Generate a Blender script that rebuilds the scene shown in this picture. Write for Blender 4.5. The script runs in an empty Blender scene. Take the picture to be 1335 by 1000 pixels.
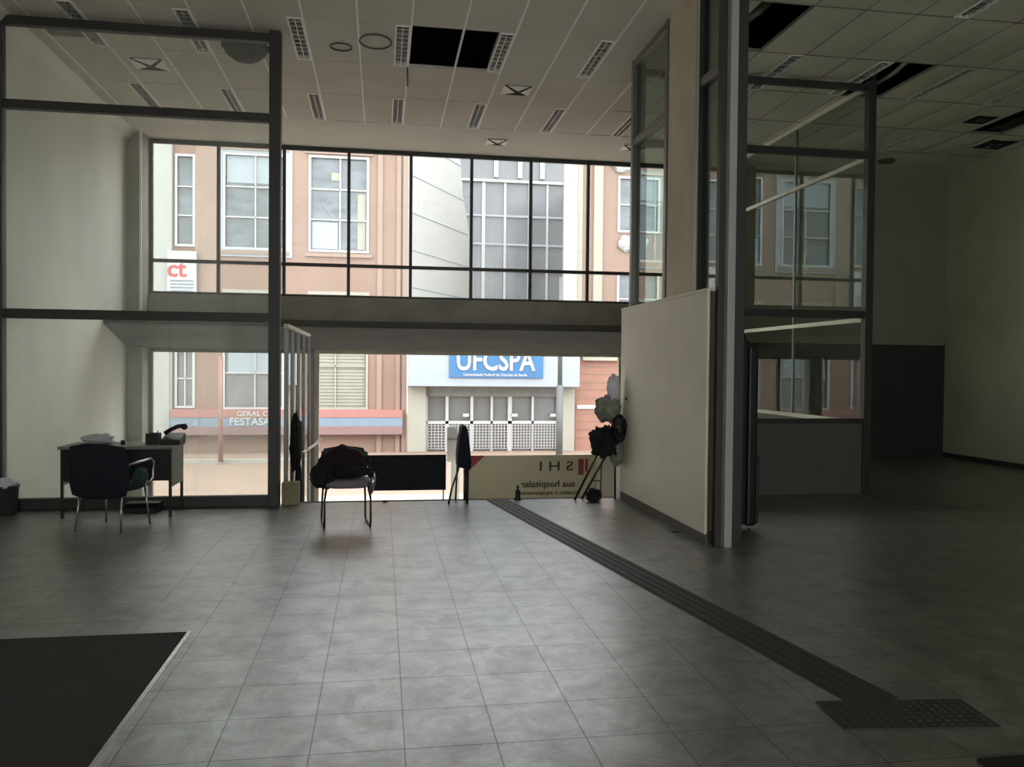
import bpy, math, random
from mathutils import Vector, Matrix, noise
S = bpy.context.scene
COL = S.collection
PI = math.pi
R_ = random.Random(7)

# ------------------------------------------------------------------ camera, sky, exposure
EYE = 1.68
F_PX, YAW, PITCH, ROLL = 1063.38, 0.158469, -0.0193125, 0.0094408
_f = Vector((math.sin(YAW)*math.cos(PITCH), math.cos(YAW)*math.cos(PITCH), math.sin(PITCH)))
_r = Vector((math.cos(YAW), -math.sin(YAW), 0)); _u = _r.cross(_f)
CR = math.cos(ROLL)*_r + math.sin(ROLL)*_u
CU = -math.sin(ROLL)*_r + math.cos(ROLL)*_u
cam = bpy.data.cameras.new('camera'); co = bpy.data.objects.new('camera', cam); COL.objects.link(co)
cam.sensor_width = 36; cam.lens = 36*F_PX/1335; cam.clip_start = .05; cam.clip_end = 500
co.matrix_world = Matrix(((CR.x, CU.x, -_f.x, 0), (CR.y, CU.y, -_f.y, 0), (CR.z, CU.z, -_f.z, EYE), (0, 0, 0, 1)))
S.camera = co

w = bpy.data.worlds.new('overcast sky'); S.world = w; w.use_nodes = True
nt = w.node_tree; bg = nt.nodes['Background']
tc = nt.nodes.new('ShaderNodeTexCoord'); sx = nt.nodes.new('ShaderNodeSeparateXYZ')
rp = nt.nodes.new('ShaderNodeValToRGB')
rp.color_ramp.elements[0].position = .0; rp.color_ramp.elements[0].color = (.86, .90, .94, 1)
rp.color_ramp.elements[1].position = 1.; rp.color_ramp.elements[1].color = (1., 1., 1., 1)
nt.links.new(tc.outputs['Generated'], sx.inputs[0]); nt.links.new(sx.outputs['Z'], rp.inputs[0])
nt.links.new(rp.outputs[0], bg.inputs['Color']); bg.inputs['Strength'].default_value = 6.0

vs = S.view_settings
S.display_settings.display_device = 'sRGB'
vs.view_transform = 'Standard'; vs.look = 'None'; vs.exposure = 0.0; vs.gamma = 1; vs.use_curve_mapping = False
cy = S.cycles
cy.use_denoising = True; cy.max_bounces = 14; cy.diffuse_bounces = 8; cy.glossy_bounces = 6
cy.transparent_max_bounces = 24; cy.transmission_bounces = 8; cy.sample_clamp_indirect = 6
cy.caustics_reflective = False; cy.caustics_refractive = False

# added fill lamp, unseen, behind the rear wall openings
def fill_lamp(name, loc, size, rot, power, col=(1, .98, .95)):
    l = bpy.data.lights.new(name, 'AREA'); l.shape = 'RECTANGLE'; l.size, l.size_y = size
    l.energy = power; l.color = col
    o = bpy.data.objects.new(name, l); COL.objects.link(o); o.location = loc; o.rotation_euler = rot
    return o
fill_lamp('rear_fill_lamp', (1.15, -5.26, 2.2), (8.0, 5.4), (PI/2, 0, 0), 150)

def at(px, py, Y):
    "the point at depth Y seen at a pixel of the photograph"
    d = CR*((px-667.5)/F_PX) - CU*((py-500)/F_PX) + _f
    t = Y/d.y
    return Vector((d.x*t, Y, EYE+d.z*t))

# ------------------------------------------------------------------ materials
def nodes_of(name):
    m = bpy.data.materials.new(name); m.use_nodes = True
    return m, m.node_tree, m.node_tree.nodes['Principled BSDF']
def lin(c):
    return tuple(((v/255)/12.92 if v/255 <= .04045 else (((v/255)+.055)/1.055)**2.4) for v in c)
def mat(name, rgb, rough=.6, metal=0., vary=.12, scale=3., bump=0., bscale=40., stretch=None, spec=.5):
    m, t, b = nodes_of(name)
    c = lin(rgb)
    n = t.nodes.new('ShaderNodeTexNoise'); n.inputs['Scale'].default_value = scale; n.inputs['Detail'].default_value = 6
    g = t.nodes.new('ShaderNodeTexCoord'); src = g.outputs['Object']
    if stretch:
        mp = t.nodes.new('ShaderNodeMapping'); mp.inputs['Scale'].default_value = stretch
        t.links.new(src, mp.inputs[0]); src = mp.outputs[0]
    t.links.new(src, n.inputs['Vector'])
    r = t.nodes.new('ShaderNodeValToRGB')
    r.color_ramp.elements[0].position = .3; r.color_ramp.elements[1].position = .7
    r.color_ramp.elements[0].color = tuple(v*(1-vary) for v in c)+(1,)
    r.color_ramp.elements[1].color = tuple(min(1, v*(1+vary)) for v in c)+(1,)
    t.links.new(n.outputs['Fac'], r.inputs[0]); t.links.new(r.outputs[0], b.inputs['Base Color'])
    b.inputs['Roughness'].default_value = rough; b.inputs['Metallic'].default_value = metal
    b.inputs['Specular IOR Level'].default_value = spec
    if bump:
        n2 = t.nodes.new('ShaderNodeTexNoise'); n2.inputs['Scale'].default_value = bscale; n2.inputs['Detail'].default_value = 4
        t.links.new(src, n2.inputs['Vector'])
        bp = t.nodes.new('ShaderNodeBump'); bp.inputs['Strength'].default_value = bump; bp.inputs['Distance'].default_value = .01
        t.links.new(n2.outputs['Fac'], bp.inputs['Height']); t.links.new(bp.outputs[0], b.inputs['Normal'])
    return m
def glass(name, tint=(.93, .97, .95), base=.04, rough=0.0, dust_haze=0.0, dust_haze_col=(.8, .8, .76)):
    "window glass: clear with a mirror reflection that grows at grazing angles; optional film of dust and haze"
    m = bpy.data.materials.new(name); m.use_nodes = True; t = m.node_tree; t.nodes.clear()
    out = t.nodes.new('ShaderNodeOutputMaterial')
    tr = t.nodes.new('ShaderNodeBsdfTransparent'); tr.inputs[0].default_value = tint+(1,)
    gl = t.nodes.new('ShaderNodeBsdfGlossy'); gl.inputs['Roughness'].default_value = rough
    ge = t.nodes.new('ShaderNodeNewGeometry')
    dt = t.nodes.new('ShaderNodeVectorMath'); dt.operation = 'DOT_PRODUCT'
    t.links.new(ge.outputs['Incoming'], dt.inputs[0]); t.links.new(ge.outputs['Normal'], dt.inputs[1])
    def mth(op, a, b=None):
        q = t.nodes.new('ShaderNodeMath'); q.operation = op
        for i, v in enumerate((a, b)):
            if v is None: continue
            if isinstance(v, (int, float)): q.inputs[i].default_value = v
            else: t.links.new(v, q.inputs[i])
        return q.outputs[0]
    a = mth('ABSOLUTE', dt.outputs['Value']); s = mth('SUBTRACT', 1.0, a)
    p = mth('POWER', s, 5.0); f = mth('ADD', mth('MULTIPLY', p, 1-base), base)
    mx = t.nodes.new('ShaderNodeMixShader'); t.links.new(f, mx.inputs[0])
    last = tr.outputs[0]
    if dust_haze:  # besides dust, the film lays a pale veil of haze over the view
        df = t.nodes.new('ShaderNodeBsdfDiffuse'); df.inputs[0].default_value = dust_haze_col+(1,)
        n = t.nodes.new('ShaderNodeTexNoise'); n.inputs['Scale'].default_value = 1.3; n.inputs['Detail'].default_value = 5
        g = t.nodes.new('ShaderNodeTexCoord'); mp = t.nodes.new('ShaderNodeMapping'); mp.inputs['Scale'].default_value = (2.2, 2.2, .5)
        t.links.new(g.outputs['Object'], mp.inputs[0]); t.links.new(mp.outputs[0], n.inputs['Vector'])
        dm = t.nodes.new('ShaderNodeMixShader'); t.links.new(mth('MULTIPLY', n.outputs['Fac'], dust_haze*2), dm.inputs[0])
        tl = t.nodes.new('ShaderNodeBsdfTranslucent'); tl.inputs[0].default_value = dust_haze_col+(1,)
        d2 = t.nodes.new('ShaderNodeMixShader'); d2.inputs[0].default_value = .5
        t.links.new(df.outputs[0], d2.inputs[1]); t.links.new(tl.outputs[0], d2.inputs[2])
        t.links.new(tr.outputs[0], dm.inputs[1]); t.links.new(d2.outputs[0], dm.inputs[2]); last = dm.outputs[0]
    t.links.new(last, mx.inputs[1]); t.links.new(gl.outputs[0], mx.inputs[2])
    t.links.new(mx.outputs[0], out.inputs['Surface'])
    return m

def tile_floor():
    m, t, b = nodes_of('tiled floor')
    g = t.nodes.new('ShaderNodeTexCoord'); mp = t.nodes.new('ShaderNodeMapping')
    mp.inputs['Location'].default_value = (.30, .11, 0)
    t.links.new(g.outputs['Object'], mp.inputs[0])
    br = t.nodes.new('ShaderNodeTexBrick'); br.offset = 0; br.squash = 1
    br.inputs['Scale'].default_value = 1; br.inputs['Brick Width'].default_value = .41; br.inputs['Row Height'].default_value = .41
    br.inputs['Mortar Size'].default_value = .0035; br.inputs['Mortar Smooth'].default_value = .3; br.inputs['Bias'].default_value = 0
    br.inputs['Color1'].default_value = lin((104, 103, 97))+(1,); br.inputs['Color2'].default_value = lin((114, 112, 106))+(1,)
    br.inputs['Mortar'].default_value = lin((52, 50, 46))+(1,)
    t.links.new(mp.outputs[0], br.inputs['Vector'])
    n = t.nodes.new('ShaderNodeTexNoise'); n.inputs['Scale'].default_value = 3.2; n.inputs['Detail'].default_value = 5; n.inputs['Roughness'].default_value = .62
    t.links.new(g.outputs['Object'], n.inputs['Vector'])
    r = t.nodes.new('ShaderNodeValToRGB'); r.color_ramp.elements[0].position = .3; r.color_ramp.elements[1].position = .72
    r.color_ramp.elements[0].color = (.38, .38, .36, 1); r.color_ramp.elements[1].color = (1.08, 1.07, 1.03, 1)
    t.links.new(n.outputs['Fac'], r.inputs[0])
    mx = t.nodes.new('ShaderNodeMix'); mx.data_type = 'RGBA'; mx.blend_type = 'MULTIPLY'; mx.inputs[0].default_value = 1
    t.links.new(br.outputs['Color'], mx.inputs[6]); t.links.new(r.outputs[0], mx.inputs[7]); t.links.new(mx.outputs[2], b.inputs['Base Color'])
    rr = t.nodes.new('ShaderNodeMapRange'); rr.inputs['To Min'].default_value = .29; rr.inputs['To Max'].default_value = .40; b.inputs['IOR'].default_value = 2.35
    # worn polish: patches of wax between scuffed areas
    nw = t.nodes.new('ShaderNodeTexNoise'); nw.inputs['Scale'].default_value = 4.2; nw.inputs['Detail'].default_value = 9; nw.inputs['Roughness'].default_value = .78; nw.inputs['Distortion'].default_value = .6
    t.links.new(g.outputs['Object'], nw.inputs['Vector'])
    rw_ = t.nodes.new('ShaderNodeMapRange'); rw_.inputs['From Min'].default_value = .36; rw_.inputs['From Max'].default_value = .6
    rw_.inputs['To Min'].default_value = .38; rw_.inputs['To Max'].default_value = 1.0
    t.links.new(nw.outputs['Fac'], rw_.inputs[0])
    gm_ = t.nodes.new('ShaderNodeMath'); gm_.operation = 'MULTIPLY_ADD'; gm_.inputs[1].default_value = -.6; gm_.inputs[2].default_value = 1.0
    t.links.new(br.outputs['Fac'], gm_.inputs[0])
    sm_ = t.nodes.new('ShaderNodeMath'); sm_.operation = 'MULTIPLY'; t.links.new(rw_.outputs[0], sm_.inputs[0]); t.links.new(gm_.outputs[0], sm_.inputs[1])
    t.links.new(sm_.outputs[0], b.inputs['Specular IOR Level'])
    t.links.new(n.outputs['Fac'], rr.inputs[0]); t.links.new(rr.outputs[0], b.inputs['Roughness'])
    bp = t.nodes.new('ShaderNodeBump'); bp.inputs['Strength'].default_value = .35; bp.inputs['Distance'].default_value = .003
    n3 = t.nodes.new('ShaderNodeTexNoise'); n3.inputs['Scale'].default_value = 14; t.links.new(g.outputs['Object'], n3.inputs['Vector'])
    ad = t.nodes.new('ShaderNodeMath'); ad.operation = 'MULTIPLY_ADD'; ad.inputs[1].default_value = .25; t.links.new(n3.outputs['Fac'], ad.inputs[0]); iv = t.nodes.new('ShaderNodeMath'); iv.operation = 'SUBTRACT'; iv.inputs[0].default_value = 1; t.links.new(br.outputs['Fac'], iv.inputs[1]); t.links.new(iv.outputs[0], ad.inputs[2])
    t.links.new(ad.outputs[0], bp.inputs['Height']); t.links.new(bp.outputs[0], b.inputs['Normal'])
    return m

M = dict(
    floor=tile_floor(),
    ceil=mat('ceiling panel', (206, 200, 188), .8, vary=.06, scale=1.2, bump=.1),
    ceil_r=mat('stained ceiling panel', (214, 210, 190), .8, vary=.12, scale=1.0, bump=.1),
    tbar=mat('white ceiling bar', (244, 242, 236), .5, vary=.03),
    tbar_d=mat('dark ceiling bar', (140, 136, 122), .7),  # one darker grey for the bars of the right-hand ceiling
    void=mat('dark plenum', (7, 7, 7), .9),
    wall=mat('grey plaster wall', (228, 226, 214), .7, vary=.06, scale=.8, bump=.08, stretch=(1, 1, .4)),
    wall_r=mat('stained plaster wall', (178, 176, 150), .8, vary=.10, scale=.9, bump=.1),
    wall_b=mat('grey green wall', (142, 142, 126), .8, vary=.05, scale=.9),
    dado=mat('dark grey dado', (52, 54, 52), .7, vary=.06),
    concrete=mat('raw concrete', (158, 154, 142), .85, vary=.14, scale=2.2, bump=.3, bscale=18),
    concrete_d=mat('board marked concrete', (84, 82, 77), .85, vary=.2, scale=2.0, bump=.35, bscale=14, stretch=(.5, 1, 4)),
    column=mat('beige concrete column', (206, 194, 172), .8, vary=.12, scale=1.8, bump=.2, bscale=14),
    frame=mat('dark grey steel', (60, 58, 55), .5, .2, vary=.08),
    frame_l=mat('grey aluminium', (128, 127, 122), .4, .5, vary=.06),
    post_l=mat('pale grey painted steel', (178, 174, 166), .45, vary=.04),
    mull=mat('bronze aluminium mullion', (66, 65, 62), .5, .3, vary=.08),
    board=mat('off white board', (224, 216, 198), .55, vary=.05, scale=1.5),
    board_shade=mat('shaded white board', (88, 88, 80), .7, vary=.05),  # white board; the shade on it is put into this dark colour
    glass=glass('clear glass', base=.045),
    glass_p=glass('hazy dusty partition glass', tint=(.965, .98, .965), base=.05, dust_haze=.075, dust_haze_col=(.85, .85, .8)),
    glass_g=glass('greenish glass', tint=(.80, .88, .85), base=.06, dust_haze=.01),
    glass_f=glass('facade glass', tint=(.97, .98, .97), base=.04, dust_haze=.05),
    black=mat('black plastic', (10, 11, 14), .5, vary=.2, scale=8),
    navy=mat('navy fabric', (9, 15, 26), .85, vary=.35, scale=6, bump=.4, bscale=60),
    jacket=mat('black maroon cloth', (32, 8, 18), .9, vary=.6, scale=5, bump=.5, bscale=30),
    greenf=mat('dark green fabric', (38, 66, 54), .85, vary=.3, scale=8, bump=.3),
    greyf=mat('grey seat fabric', (128, 120, 122), .8, vary=.15, scale=8),
    chrome=mat('chrome tube', (180, 178, 172), .25, .9, vary=.05),
    steel_d=mat('dark steel tube', (58, 52, 46), .4, .7, vary=.1),
    desk_top=mat('grey laminate', (128, 124, 114), .5, vary=.05),
    mat_floor=mat('charcoal ribbed mat', (42, 41, 38), .95, vary=.18, scale=3, bump=.6, bscale=90),
    tactile=mat('dark rubber tactile tile', (46, 47, 44), .7, vary=.15, scale=6),
    plastic_w=mat('white plastic film', (208, 208, 212), .45, vary=.15, scale=9, bump=.6, bscale=20),
    plastic_g=mat('grey plastic film', (130, 134, 122), .5, vary=.3, scale=12, bump=.8, bscale=26),
    cloth_d=mat('charcoal cloth', (22, 22, 24), .9, vary=.5, scale=14, bump=.6, bscale=30),
    bin=mat('grey bin plastic', (66, 66, 64), .6),
    carton=mat('tan cardboard', (150, 138, 108), .8),
    pink=mat('salmon render', (130, 107, 94), .85, vary=.06, scale=.5),
    pink2=mat('pale salmon render', (138, 118, 106), .85, vary=.05, scale=.5),
    brick=mat('salmon brickwork', (142, 106, 91), .85, vary=.08, scale=2),
    cream=mat('cream stone', (146, 143, 131), .8, vary=.04, scale=.7),
    white=mat('white render', (152, 152, 148), .75, vary=.04, scale=.6),
    whitep=mat('white paint', (240, 240, 238), .5, vary=.02),
    whiteo=mat('outdoor white paint', (172, 172, 170), .5, vary=.02),  # white with its value lowered to offset the strong sky
    canopy=mat('pale blue fascia', (142, 150, 157), .5, vary=.03),
    soffit=mat('grey soffit', (118, 118, 112), .8),
    paneA=mat('blue grey window pane', (92, 99, 104), .12, vary=.35, scale=1.1, stretch=(1, 1, 2.5)),
    paneB=mat('smoky curtain wall pane', (106, 109, 114), .2, vary=.12, scale=.6),
    paneD=mat('dim door pane', (108, 108, 106), .3, vary=.12, scale=1),
    blind=mat('cream slatted blind', (136, 136, 122), .7, vary=.05),
    bred=mat('red awning band', (148, 102, 95), .7, vary=.05),
    bblue=mat('blue awning band', (110, 124, 138), .7, vary=.05),
    bmar=mat('maroon awning band', (122, 98, 96), .7, vary=.05),
    signblue=mat('blue sign board', (54, 100, 140), .5, vary=.05),
    redp=mat('red lettering', (160, 60, 66), .6, vary=.04),
    inkp=mat('dark lettering', (62, 52, 46), .6),
    inkb=mat('blue grey lettering', (110, 116, 130), .6),
    poster=mat('beige banner', (214, 206, 176), .8, vary=.05, scale=1),
    road=mat('reddish paving', (136, 117, 103), .9, vary=.08, scale=.6),
    pave=mat('pale pavement', (152, 149, 142), .9, vary=.06, scale=.8),
    pole=mat('grey pole paint', (88, 92, 90), .6),
    polep=mat('pink pole paint', (140, 106, 98), .6),
    stain=mat('grey scuff', (96, 92, 84), .9),
    louver=mat('silver louver', (205, 203, 195), .3, .6, vary=.03),
    reflector=mat('grey reflector', (88, 86, 80), .4, .4),
)

# ------------------------------------------------------------------ mesh helpers
class MB:
    def __init__(s): s.v = []; s.f = []; s.sm = []; s.mi = []; s.m = 0
    def add(s, vs_, fs, smooth=False):
        o = len(s.v); s.v += [tuple(v) for v in vs_]
        for f in fs: s.f.append(tuple(i+o for i in f)); s.sm.append(smooth); s.mi.append(s.m)
        return s
    def box(s, x0, x1, y0, y1, z0, z1):
        if x0 > x1: x0, x1 = x1, x0
        if y0 > y1: y0, y1 = y1, y0
        if z0 > z1: z0, z1 = z1, z0
        return s.add([(x, y, z) for x in (x0, x1) for y in (y0, y1) for z in (z0, z1)],
                     [(0, 1, 3, 2), (4, 6, 7, 5), (0, 4, 5, 1), (2, 3, 7, 6), (0, 2, 6, 4), (1, 5, 7, 3)])
    def obox(s, c, size, mtx):
        c = Vector(c); h = Vector(size)/2
        return s.add([c+mtx@Vector((x*h.x, y*h.y, z*h.z)) for x in (-1, 1) for y in (-1, 1) for z in (-1, 1)],
                     [(0, 1, 3, 2), (4, 6, 7, 5), (0, 4, 5, 1), (2, 3, 7, 6), (0, 2, 6, 4), (1, 5, 7, 3)])
    def bar(s, a, b, wx, wy):
        "rectangular bar from a to b"
        a = Vector(a); b = Vector(b); d = b-a; q = d.to_track_quat('Z', 'Y').to_matrix()
        return s.obox((a+b)/2, (wx, wy, d.length), q)
    def tube(s, pts, r, n=10, cap=True, r2=None):
        pts = [Vector(p) for p in pts]; k = len(pts); vs_ = []; fs = []
        t0 = (pts[1]-pts[0]).normalized(); up = Vector((0, 0, 1)) if abs(t0.z) < .9 else Vector((1, 0, 0))
        nrm = t0.cross(up).normalized()
        for i, p in enumerate(pts):
            if i == 0: t = pts[1]-pts[0]
            elif i == k-1: t = pts[-1]-pts[-2]
            else: t = (pts[i+1]-p).normalized()+(p-pts[i-1]).normalized()
            t.normalize(); nrm = (nrm-t*nrm.dot(t)).normalized(); bn = t.cross(nrm)
            rr = r if r2 is None else r+(r2-r)*i/(k-1)
            for j in range(n):
                a = 2*PI*j/n; vs_.append(p+(nrm*math.cos(a)+bn*math.sin(a))*rr)
        for i in range(k-1):
            for j in range(n): fs.append((i*n+j, i*n+(j+1) % n, (i+1)*n+(j+1) % n, (i+1)*n+j))
        if cap: fs += [tuple(range(n))[::-1], tuple((k-1)*n+j for j in range(n))]
        return s.add(vs_, fs, True)
    def lathe(s, prof, c, n=24):
        vs_ = []; fs = []; k = len(prof); c = Vector(c)
        for r, z in prof:
            for j in range(n): a = 2*PI*j/n; vs_.append(c+Vector((r*math.cos(a), r*math.sin(a), z)))
        for i in range(k-1):
            for j in range(n): fs.append((i*n+j, i*n+(j+1) % n, (i+1)*n+(j+1) % n, (i+1)*n+j))
        fs += [tuple(range(n))[::-1], tuple((k-1)*n+j for j in range(n))]
        return s.add(vs_, fs, True)
    def prism(s, poly, fn0, fn1):
        "poly of 2d points, mapped by two functions to the two end faces"
        n = len(poly); vs_ = [fn0(p) for p in poly]+[fn1(p) for p in poly]
        fs = [tuple(range(n))[::-1], tuple(range(n, 2*n))]+[(i, (i+1) % n, n+(i+1) % n, n+i) for i in range(n)]
        return s.add(vs_, fs)
    def blob(s, c, rad, seed=0, amp=.2, freq=3., nu=32, nv=20, flat=None, boxy=1.0, fold=0.0):
        c = Vector(c); vs_ = []; fs = []
        off = Vector((seed*3.7, seed*1.3, seed*2.1))
        for i in range(nv+1):
            ph = -PI/2+PI*i/nv
            for j in range(nu):
                th = 2*PI*j/nu
                d = Vector((math.cos(ph)*math.cos(th), math.cos(ph)*math.sin(th), math.sin(ph)))
                e = Vector([math.copysign(abs(q)**boxy, q) for q in d])
                k = 1+amp*noise.noise(d*freq+off)+amp*.5*noise.noise(d*freq*2.7+off)
                if fold: k += fold*math.sin(7*th+4*noise.noise(d*2+off))*math.cos(ph)
                p = Vector((e.x*rad[0], e.y*rad[1], e.z*rad[2]))*k
                if flat is not None: p.z = max(p.z, flat)
                vs_.append(c+p)
        for i in range(nv):
            for j in range(nu): fs.append((i*nu+j, i*nu+(j+1) % nu, (i+1)*nu+(j+1) % nu, (i+1)*nu+j))
        return s.add(vs_, fs, True)
    def build(s, name, mats, parent=None, bevel=0, seg=2, solid=0):
        if not isinstance(mats, (list, tuple)): mats = [mats]
        me = bpy.data.meshes.new(name); me.from_pydata(s.v, [], s.f)
        for m_ in mats: me.materials.append(m_)
        me.polygons.foreach_set('use_smooth', s.sm); me.polygons.foreach_set('material_index', s.mi)
        me.update()
        import bmesh
        bm = bmesh.new(); bm.from_mesh(me); bmesh.ops.recalc_face_normals(bm, faces=bm.faces); bm.to_mesh(me); bm.free()
        o = bpy.data.objects.new(name, me); COL.objects.link(o)
        if bevel:
            b = o.modifiers.new('bevel', 'BEVEL'); b.width = bevel; b.segments = seg; b.limit_method = 'ANGLE'; b.angle_limit = .6
        if parent is not None: put(o, parent)
        return o
def put(o, parent):
    "parent keeping the world place"
    o.parent = parent; o.matrix_parent_inverse = Matrix.Translation(-Vector(parent['_w'])) if '_w' in parent else Matrix.Identity(4)
    o['_w'] = parent['_w'] if '_w' in parent else (0., 0., 0.)
    if '_w' in parent: o['_sub'] = 1
def bx(*a): return MB().box(*a)
def struct(o): o['kind'] = 'structure'; return o
def tag(o, label, cat, group=None, kind=None):
    o['label'] = label; o['category'] = cat
    if group: o['group'] = group
    if kind: o['kind'] = kind
    return o
THINGS = []
def thing(name, label, cat, loc, group=None):
    "an Empty at the thing's base; parts are built in world coordinates and keep their place"
    o = bpy.data.objects.new(name, None); COL.objects.link(o); o.location = loc; o.empty_display_size = .1
    THINGS.append(o)
    return tag(o, label, cat, group)
# parts are meshed in world coordinates: shift their vertices into the thing's own frame
def part(mb, name, m, parent, bevel=0, label=None, root=None, seg=2):
    base = Vector((root or parent).location) if (root or parent).type == 'EMPTY' else Vector(parent.get('_base', (0, 0, 0)))
    mb.v = [tuple(Vector(v)-base) for v in mb.v]
    o = mb.build(name, m, None, bevel, seg); o.parent = parent
    o['_base'] = tuple(base)
    if label: o['label'] = label
    return o
def solo(mb, name, m, label, cat, loc, group=None, bevel=0, kind=None):
    "a thing that is one mesh, with its origin at loc"
    loc = Vector(loc); mb.v = [tuple(Vector(v)-loc) for v in mb.v]
    o = mb.build(name, m, None, bevel); o.location = loc
    return tag(o, label, cat, group, kind)
def text_mesh(txt, size, depth=.01, mirror=False, sx=1.0, bold=0.0):
    cu = bpy.data.curves.new('txt', 'FONT'); cu.body = txt; cu.size = size; cu.extrude = depth/2; cu.align_x = 'CENTER'; cu.align_y = 'CENTER'
    cu.offset = bold; cu.resolution_u = 3
    o = bpy.data.objects.new('txt', cu); COL.objects.link(o)
    dg = bpy.context.evaluated_depsgraph_get(); me = bpy.data.meshes.new_from_object(o.evaluated_get(dg))
    vs_ = [Vector((v.co.x*sx*(-1 if mirror else 1), -v.co.z, v.co.y)) for v in me.vertices]
    fs = [tuple(p.vertices) for p in me.polygons]
    bpy.data.objects.remove(o); bpy.data.curves.remove(cu); bpy.data.meshes.remove(me)
    return vs_, fs
def text_mb(txt, c, size, **k):
    v, f = text_mesh(txt, size, **k); c = Vector(c); mb = MB(); mb.add([c+q for q in v], f); return mb

# ------------------------------------------------------------------ room shell
XL, XR = -4.3, 11.0          # left and right walls
YE, YF, YB = 10.3, 15.2, -5.0  # landing edge, facade, rear wall
ZC, ZT, ZG = 5.63, 6.15, -1.75  # ceiling, slab, street level

fl = MB()
fl.box(XL-.2, XR, YB, 10.12, -.25, 0)
fl.box(-1.2, XR, 10.12, YE, -.25, 0)
fl.box(6.5, XR, YE, YF, -.25, 0)
struct(fl.build('floor', M['floor']))
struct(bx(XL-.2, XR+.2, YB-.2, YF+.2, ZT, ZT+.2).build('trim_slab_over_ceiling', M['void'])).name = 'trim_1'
struct(bx(XL-.2, XL, YB, YF, ZG, ZT).build('wall_left', M['wall']))
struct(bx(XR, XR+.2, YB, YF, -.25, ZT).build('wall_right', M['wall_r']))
# unseen rear wall; its two openings are added to let the fill in
rw = MB(); WX = [(-1.6, 1.0), (1.3, 3.9)]
xs = [XL]+[v for p in WX for v in p]+[XR]
for i in range(0, len(xs), 2): rw.box(xs[i], xs[i+1], YB-.2, YB, 0, ZC+.1)
for a, b in WX: rw.box(a, b, YB-.2, YB, 3.95, ZC+.1); rw.box(a, b, YB-.2, YB, 0, .3)
rw.box(XL, XR, YB-.2, YB, ZC+.1, ZT)
struct(rw.build('wall_back', M['wall']))
# far wall of the dark room on the right, with its grey dado
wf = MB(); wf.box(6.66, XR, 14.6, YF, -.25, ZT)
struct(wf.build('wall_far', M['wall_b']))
struct(bx(6.66, XR-.02, 14.57, 14.6, 0, 2.2).build('trim_2', M['dado'], bevel=.006))
# facade solids
fs_ = MB(); fs_.box(6.05, 6.66, YF-.25, YF+.2, ZG, ZT)
fs_.box(XL, 6.05, YF-.05, YF+.2, ZC, ZT)
struct(fs_.build('wall_front', M['concrete']))
struct(bx(XL, -4.04, 14.75, YF+.2, ZG, ZC+.02).build('trim_3', M['concrete']))       # concrete pier at the left end
struct(bx(-4.075, -4.045, 14.70, 14.76, 2.6, ZC).build('trim_10', M['whitep']))
# spandrel: upright face above a haunched beam
struct(bx(-4.04, 6.05, YF-.05, YF+.25, 1.97, 2.93).build('wall_spandrel', M['concrete']))
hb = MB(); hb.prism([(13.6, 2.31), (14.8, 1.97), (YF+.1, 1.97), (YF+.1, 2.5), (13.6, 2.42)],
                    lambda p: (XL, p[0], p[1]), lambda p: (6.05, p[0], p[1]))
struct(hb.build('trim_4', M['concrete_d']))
# lobby and stair below
lob = MB(); lob.box(XL, 6.66, 10.1, YF+.4, ZG-.2, ZG)
struct(lob.build('floor_lobby', M['pave']))
struct(bx(XL, 6.66, 9.9, 10.1, ZG, -.25).build('wall_under_landing', M['wall']))
struct(bx(6.5, 6.66, 10.1, YF, ZG, -.25).build('wall_stair_side', M['wall']))
st = MB(); nst = 10
for i in range(nst-1):
    z = -(i+1)*.175; st.box(-1.1, 3.1, YE+.28*i, YE+.28*(i+1), ZG, z)
struct(st.build('stairs', M['concrete'])).name = 'floor_stairs'
# exterior skin of the right bay so that the street stays outside
struct(bx(4.55, 4.75, YF-.05, YF+.2, ZG, 1.97).build('trim_5', M['concrete']))
# edges and skirtings
struct(bx(-1.2, 3.05, YE-.05, YE+.012, -.03, .006).build('trim_6', M['stain']))
struct(bx(XR-.03, XR, 7, 14.6, 0, .09).build('baseboard_right', M['dado']))
struct(MB().prism([(0, 0), (.16, 0), (.10, -.05), (.04, -.13), (0, -.15)],
                  lambda p: (XL+p[0], YB, ZC+p[1]), lambda p: (XL+p[0], 14.75, ZC+p[1])).build('trim_7', M['wall']))

# ------------------------------------------------------------------ ceiling of lay-in panels
PX, PY, X0, Y0 = .613, 1.30, -.91, 9.58
FW = .185
rows = [Y0+PY*k for k in range(-11, 4)]     # -4.7 .. 13.48
cols = [X0+PX*k for k in range(-5, 20)]
def row_of(y): return int(math.floor((y-Y0)/PY+1e-6))
fix = set()       # (grid line index k, row index j): strip left of line k
for k in (-4, -2, 0, 2, 4, 6): fix.add((k, 0))
for k in (-4, -2, 0, 2, 4, 6, 8): fix.add((k, 2))
for k in (10, 12): fix |= {(k, 0)}
fix |= {(10, 2), (14, 0), (16, 0), (12, -2), (16, 2), (18, 2)}
for k in (-2, 2, 6): fix.add((k, -2))
holes = {(2, 0), (3, 0), (8, -1), (12, 0), (17, 1)}   # cells starting at line k, row j
cm = MB(); tb = MB()
xlast = XL
kmin, kmax = -5, 19
def panel(x0, x1, y0, y1, sag, right):
    n = 4; vs_ = []; fs = []
    for i in range(n+1):
        for j in range(n+1):
            u, v = i/n, j/n; z = ZC-sag*math.sin(PI*u)*math.sin(PI*v)
            vs_.append((x0+(x1-x0)*u, y0+(y1-y0)*v, z))
    for i in range(n):
        for j in range(n): a = i*(n+1)+j; fs.append((a, a+1, a+n+2, a+n+1))
    cm.m = 1 if right else 0
    cm.add(vs_, fs, True)
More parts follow.
